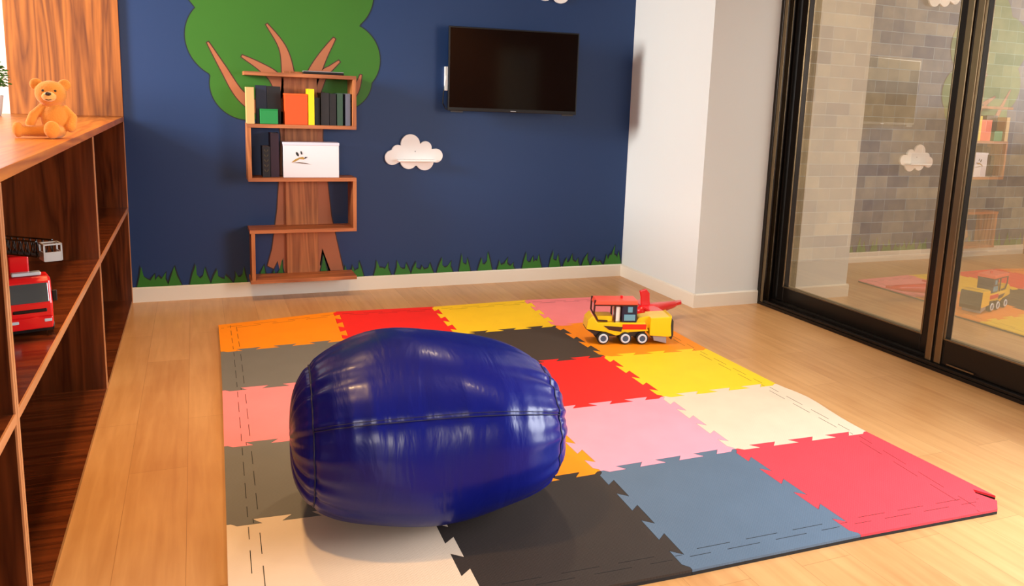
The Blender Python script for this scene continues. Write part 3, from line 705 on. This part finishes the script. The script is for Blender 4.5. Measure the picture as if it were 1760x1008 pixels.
o = thing('storage_box', 'bright orange box in the middle of the upper shelf', 'box', (-.096, -.115, zb), 0)
MB().box(-.066, -.07, 0, .066, .07, .180).build('box_body', mat('orange_card', (250, 84, 18), .5), o, bevel=.002)
MB().box(-.067, -.071, .172, .067, .071, .184).build('lid', mat('orange_card_lid', (250, 96, 28), .5), o, bevel=.002)
book('book', 'thin bright yellow book beside the orange box', 'book', -.026, .008, zb, .215, (250, 226, 10), y0=-.19, group=BG)
book('book', 'slim dark green-black book right of the yellow book', 'book', .014, .046, zb, .165, (14, 22, 18), y0=-.15, dep=.115, group=BG)
book('book', 'broad dark charcoal book right of centre on the upper shelf', 'book', .050, .098, zb, .195, (34, 30, 32), y0=-.17, group=BG)
book('book', 'black book left of the grey-green one', 'book', .101, .140, zb, .192, (20, 14, 18), y0=-.17, group=BG)
book('book', 'grey-green book second from the right on the upper shelf', 'book', .146, .180, zb, .196, (50, 82, 62), y0=-.17, group=BG)
book('book', 'slate grey book at the right end of the upper shelf', 'book', .196, .226, zb, .195, (98, 104, 122), y0=-.17, group=BG)
zc = Z[2]+t/2+.0005
book('book', 'dark book with gold leaf pattern on the second shelf, far left', 'book', -.292, -.248, zc, .185, (16, 14, 24), y0=-.15)
leafb = [o for o in bpy.data.objects if o.get('label', '').startswith('dark book with gold')][0]
mb = MB()
for k in range(5):
    for s in (-1, 1): mb.prism([(0, .03+k*.03), (s*.012, .042+k*.03), (s*.010, .050+k*.03)][::s], -.0022, -.001)
mb.build('gold_leaf_print', mat('faded_gold_print', (92, 76, 40), .5), leafb)
book('book', 'dark plum book standing between gold-patterned book and white box', 'book', -.244, -.196, zc, .265, (46, 10, 36), y0=-.14)
# white box with small printed bird
wbx = thing('display_box', 'white box with a small winged print on the second shelf', 'box', (-.010, -.178, zc), -.02)
MB().box(-.164, 0, 0, .164, .12, .207).build('box_body', mat('white_card', (238, 232, 238), .4), wbx, bevel=.002)
MB().box(-.167, -.003, .197, .166, .123, .214).build('lid', mat('white_card_lid', (226, 222, 236), .35), wbx, bevel=.002)
def dec(pts, m_, nm): 
    MB().prism([((x-690)/1210*.328, .207-(z-140)/770*.207) for x, z in pts], -.0012, -.0002).build(nm, m_, wbx)
def ov(cx, cz, a, b, rot): return [(cx+a*math.cos(t_)*math.cos(rot)-b*math.sin(t_)*math.sin(rot), cz+a*math.cos(t_)*math.sin(rot)+b*math.sin(t_)*math.cos(rot)) for t_ in [2*PI*k/20 for k in range(20)]]
dk = mat('printed_black', (30, 32, 30), .5); gd = mat('printed_ochre', (176, 140, 60), .5); gb = mat('printed_brown', (96, 72, 40), .5)
dec(ov(383, 380, 52, 26, 1.1), dk, 'printed_wing'); dec(ov(470, 350, 42, 18, 1.3), dk, 'printed_wing')
dec([(250, 570), (330, 500), (420, 455), (500, 440), (545, 470), (520, 500), (430, 490), (340, 545)], gd, 'printed_body')
dec([(520, 490), (550, 440), (605, 445), (560, 475)], dk, 'printed_head')
dec([(260, 575), (420, 560), (560, 580), (690, 610), (560, 598), (400, 582)], gb, 'printed_branch')
# flat case and disc on the very top
zt = Z[0]+t/2+.0005
o = thing('flat_case', 'flat black case lying on top of the bookshelf', 'case', (.075, -.12, zt), -.03)
MB().box(-.125, -.05, 0, .115, .05, .014).build('case_body', 'black', o, bevel=.004)
MB().box(-.123, -.048, .014, .113, .048, .019).build('lid', 'grey', o, bevel=.002)

# ---------------------------------------------------------------- television
A_ = Vector((.861, -.12, 0)); B_ = Vector((1.722, -.26, 0)); W_ = (B_-A_).length; ang = math.atan2(B_.y-A_.y, B_.x-A_.x)
tv = thing('television', 'black flat-screen television on a swing mount against the navy wall', 'television', (A_.x, A_.y, 1.199), ang)
H = .538
MB().box(0, 0, 0, W_, .030, H).build('housing', 'black', tv, bevel=.003)
MB().box(.009, -.0012, .022, W_-.009, .0005, H-.009).build('screen', 'screen', tv)
MB().box(.25, .03, .08, W_-.25, .055, .42).build('rear_housing', 'black', tv, bevel=.01)
MB().box(W_/2-.018, -.0022, .006, W_/2+.018, -.0008, .011).build('maker_badge', 'silver', tv)
for x in (.02, W_-.1): MB().box(x, .004, -.010, x+.08, .012, 0).build('foot_lug', 'dkgrey', tv)
R_ = Matrix.Rotation(-ang, 4, 'Z')
def loc_(x, y, z): return R_ @ (Vector((x, y, z))-Vector((A_.x, A_.y, 1.199)))
mb = MB(); mb.tube([loc_(1.28, -.004, 1.46), loc_(1.28, -.08, 1.46), loc_(1.31, -.125, 1.46)], .018)
mb.build('mount_arm', 'dkgrey', tv)
c = [at(q[0], q[1], 1, -.012) for q in ((766, 140), (762, 160), (761, 178), (766, 187), (776, 190))]
c += [Vector((1.0, -.06, 1.24))]
o = tag(MB().tube(c, .004).build('power_cable', 'black'), 'thin black cable looping down left of the television', 'cable')
o = thing('wall_socket', 'white wall socket box half hidden behind the television', 'socket', (.905, -.0005, 1.405))
MB().box(-.038, -.022, -.078, .035, 0, .078).build('socket_plate', 'whiteplas', o, bevel=.003)
MB().box(-.034, -.026, -.012, .01, -.022, .018).build('plug', 'whiteplas', o, bevel=.003)

# ---------------------------------------------------------------- yellow toy digger
tr = thing('toy_digger', 'yellow toy wheel loader with red roof standing on the orange tile', 'toy truck', (1.232, -1.525, ZT+.0005), -.28)
u = 1/308.
def X(px): return (px-1012)*u
def Zz(py): return (592-py)*u
hw = .060
mb = MB(); mb.prism([(X(1012), Zz(567)), (X(1014), Zz(552)), (X(1022), Zz(544)), (X(1030), Zz(556)), (X(1110), Zz(556)), (X(1116), Zz(570)), (X(1085), Zz(572)), (X(1062), Zz(578)), (X(1045), Zz(572))], -hw, hw); mb.build('body', 'yellow', tr, bevel=.003)
MB().prism([(X(1012), Zz(568)), (X(1045), Zz(573)), (X(1062), Zz(579)), (X(1085), Zz(573)), (X(1112), Zz(571)), (X(1108), Zz(580)), (X(1030), Zz(580))], -hw+.012, hw-.012).build('chassis', 'dkgrey', tr)
MB().prism([(X(1040), Zz(561)), (X(1072), Zz(563)), (X(1070), Zz(571)), (X(1050), Zz(568))], -hw-.003, -hw+.002).build('side_recess', 'brown', tr)
MB().box(X(1072), -hw-.004, Zz(567), X(1112), hw+.004, Zz(558.5)).build('red_stripe', 'red', tr, bevel=.002)
for px in (1040, 1077, 1105.5):
    for s in (-1, 1):
        r = 10.2*u; c0 = (X(px), s*(hw-.015), r); c1 = (X(px), s*(hw+.012), r)
        wv = MB().cyl(c0, c1, r, n=28).build('wheel', 'rubber', tr, bevel=.005)
        MB().torus((X(px), s*(hw+.012), r), (0, 1, 0), r*.62, r*.16).build('rim', 'rimwhite', wv, smooth=True)
        MB().cyl((X(px), s*(hw+.010), r), (X(px), s*(hw+.014), r), r*.48).build('hub', 'hubblue', wv)
mb = MB()
for s in (-1, 1):
    y_ = s*(hw-.012)
    mb.tube([(X(1025), y_, Zz(519)), (X(1024), y_, Zz(541)), (X(1031), y_, Zz(553)), (X(1047), y_, Zz(554))], .005, 6)
    mb.tube([(X(1059), y_, Zz(528)), (X(1059), y_, Zz(556))], .005, 6)
    mb.tube([(X(1025), y_, Zz(527)), (X(1096), y_, Zz(527))], .006, 6)
mb.build('roll_cage', 'brown', tr)
MB().prism([(X(1024), Zz(526)), (X(1027), Zz(519)), (X(1096), Zz(519)), (X(1096), Zz(526))], -hw+.003, hw-.003).build('roof', 'redlite', tr, bevel=.003)
MB().cyl((X(1072), 0, Zz(519)), (X(1072), 0, Zz(514)), .007).build('beacon', 'red', tr, bevel=.002)
cb_ = MB().box(X(1071), -hw+.008, Zz(556), X(1096), hw-.008, Zz(527)).build('cabin', 'navyplas', tr, bevel=.004)
MB().box(X(1074), -hw+.004, Zz(553), X(1093), -hw+.010, Zz(542.5)).build('door_pane', 'cabblue', cb_, bevel=.002)
MB().box(X(1080), -hw+.004, Zz(539), X(1088), -hw+.010, Zz(529.5)).build('window_pane', 'cabblue', cb_, bevel=.002)
MB().box(X(1061), -.035, Zz(556), X(1069), .035, Zz(531)).build('seat', 'whiteplas', tr, bevel=.004)
MB().box(X(1030), -.04, Zz(556), X(1056), .05, Zz(546)).build('engine_cover', 'yellow', tr, bevel=.004)
mb = MB(); mb.prism([(X(1096), Zz(556)), (X(1100), Zz(549)), (X(1118), Zz(546)), (X(1120), Zz(566)), (X(1112), Zz(568))], -hw+.02, hw-.02); mb.build('front_hood', 'yellow', tr, bevel=.003)
# loader blade: curved shell
mb = MB(); prof = []
for k in range(9):
    a = -1.0+2.0*k/8; prof.append((X(1143)+math.cos(a*.9)*.0-(1-abs(a)**2)*.010, Zz(564)+a*.062))
prof2 = [(x+.010, z) for x, z in prof]
mb.prism([(X(1118), Zz(577)), (X(1118), Zz(547)), (X(1150), Zz(545)), (X(1154), Zz(543)), (X(1153), Zz(560)), (X(1155), Zz(578)), (X(1150), Zz(579))], -hw-.010, hw+.010); mb.build('bucket', 'yellow', tr, bevel=.003)
MB().prism([(X(1153), Zz(546)), (X(1157), Zz(552)), (X(1158), Zz(576)), (X(1155), Zz(584)), (X(1153), Zz(576))], -hw-.008, hw+.008).build('bucket_lip', 'dkgrey', tr)
MB().prism([(X(1124), Zz(578)), (X(1147), Zz(579)), (X(1148), Zz(591)), (X(1126), Zz(586))], -hw, hw).build('scraper', 'grey', tr, bevel=.002)

# ---------------------------------------------------------------- red toy plane behind
ap = thing('toy_plane', 'bright red toy aeroplane lying behind the yellow toy digger', 'toy plane', (1.72, -1.33, .0185), -.02)
mb = MB(); mb.tube([(-.06, .0, .075), (-.03, 0, .080), (.04, 0, .080), (.10, .06, .075), (.26, .13, .072), (.34, .17, .072)], [.022, .040, .044, .036, .022, .006], 14); mb.build('fuselage', 'red', ap, smooth=True)
MB().prism([(-.035, -.11), (.045, -.12), (.05, .14), (-.02, .13)], .104, .116, 'XY').build('upper_wing', 'red', ap, bevel=.003)
MB().prism([(-.035, -.09), (.045, -.10), (.05, .12), (-.02, .11)], .034, .046, 'XY').build('lower_wing', 'red', ap, bevel=.003)
MB().prism([(.0, .02), (.33, .14), (.35, .18), (.05, .16)], .066, .084, 'XY').build('tail_boom_fin', 'red', ap, bevel=.002)
MB().prism([(-.03, .10), (-.035, .165), (-.045, .205), (-.005, .215), (.018, .19), (.022, .14), (.03, .10)], -.008, .008).build('mast_fin', 'red', ap, bevel=.003)
mb = MB()
for x in (-.025, .035): mb.cyl((x, -.05, 0.012), (x, -.035, .012), .012)
for x in (-.025, .035): mb.tube([(x, -.042, .012), (x, -.02, .045)], .004, 6)
mb.build('landing_gear', 'red', ap)
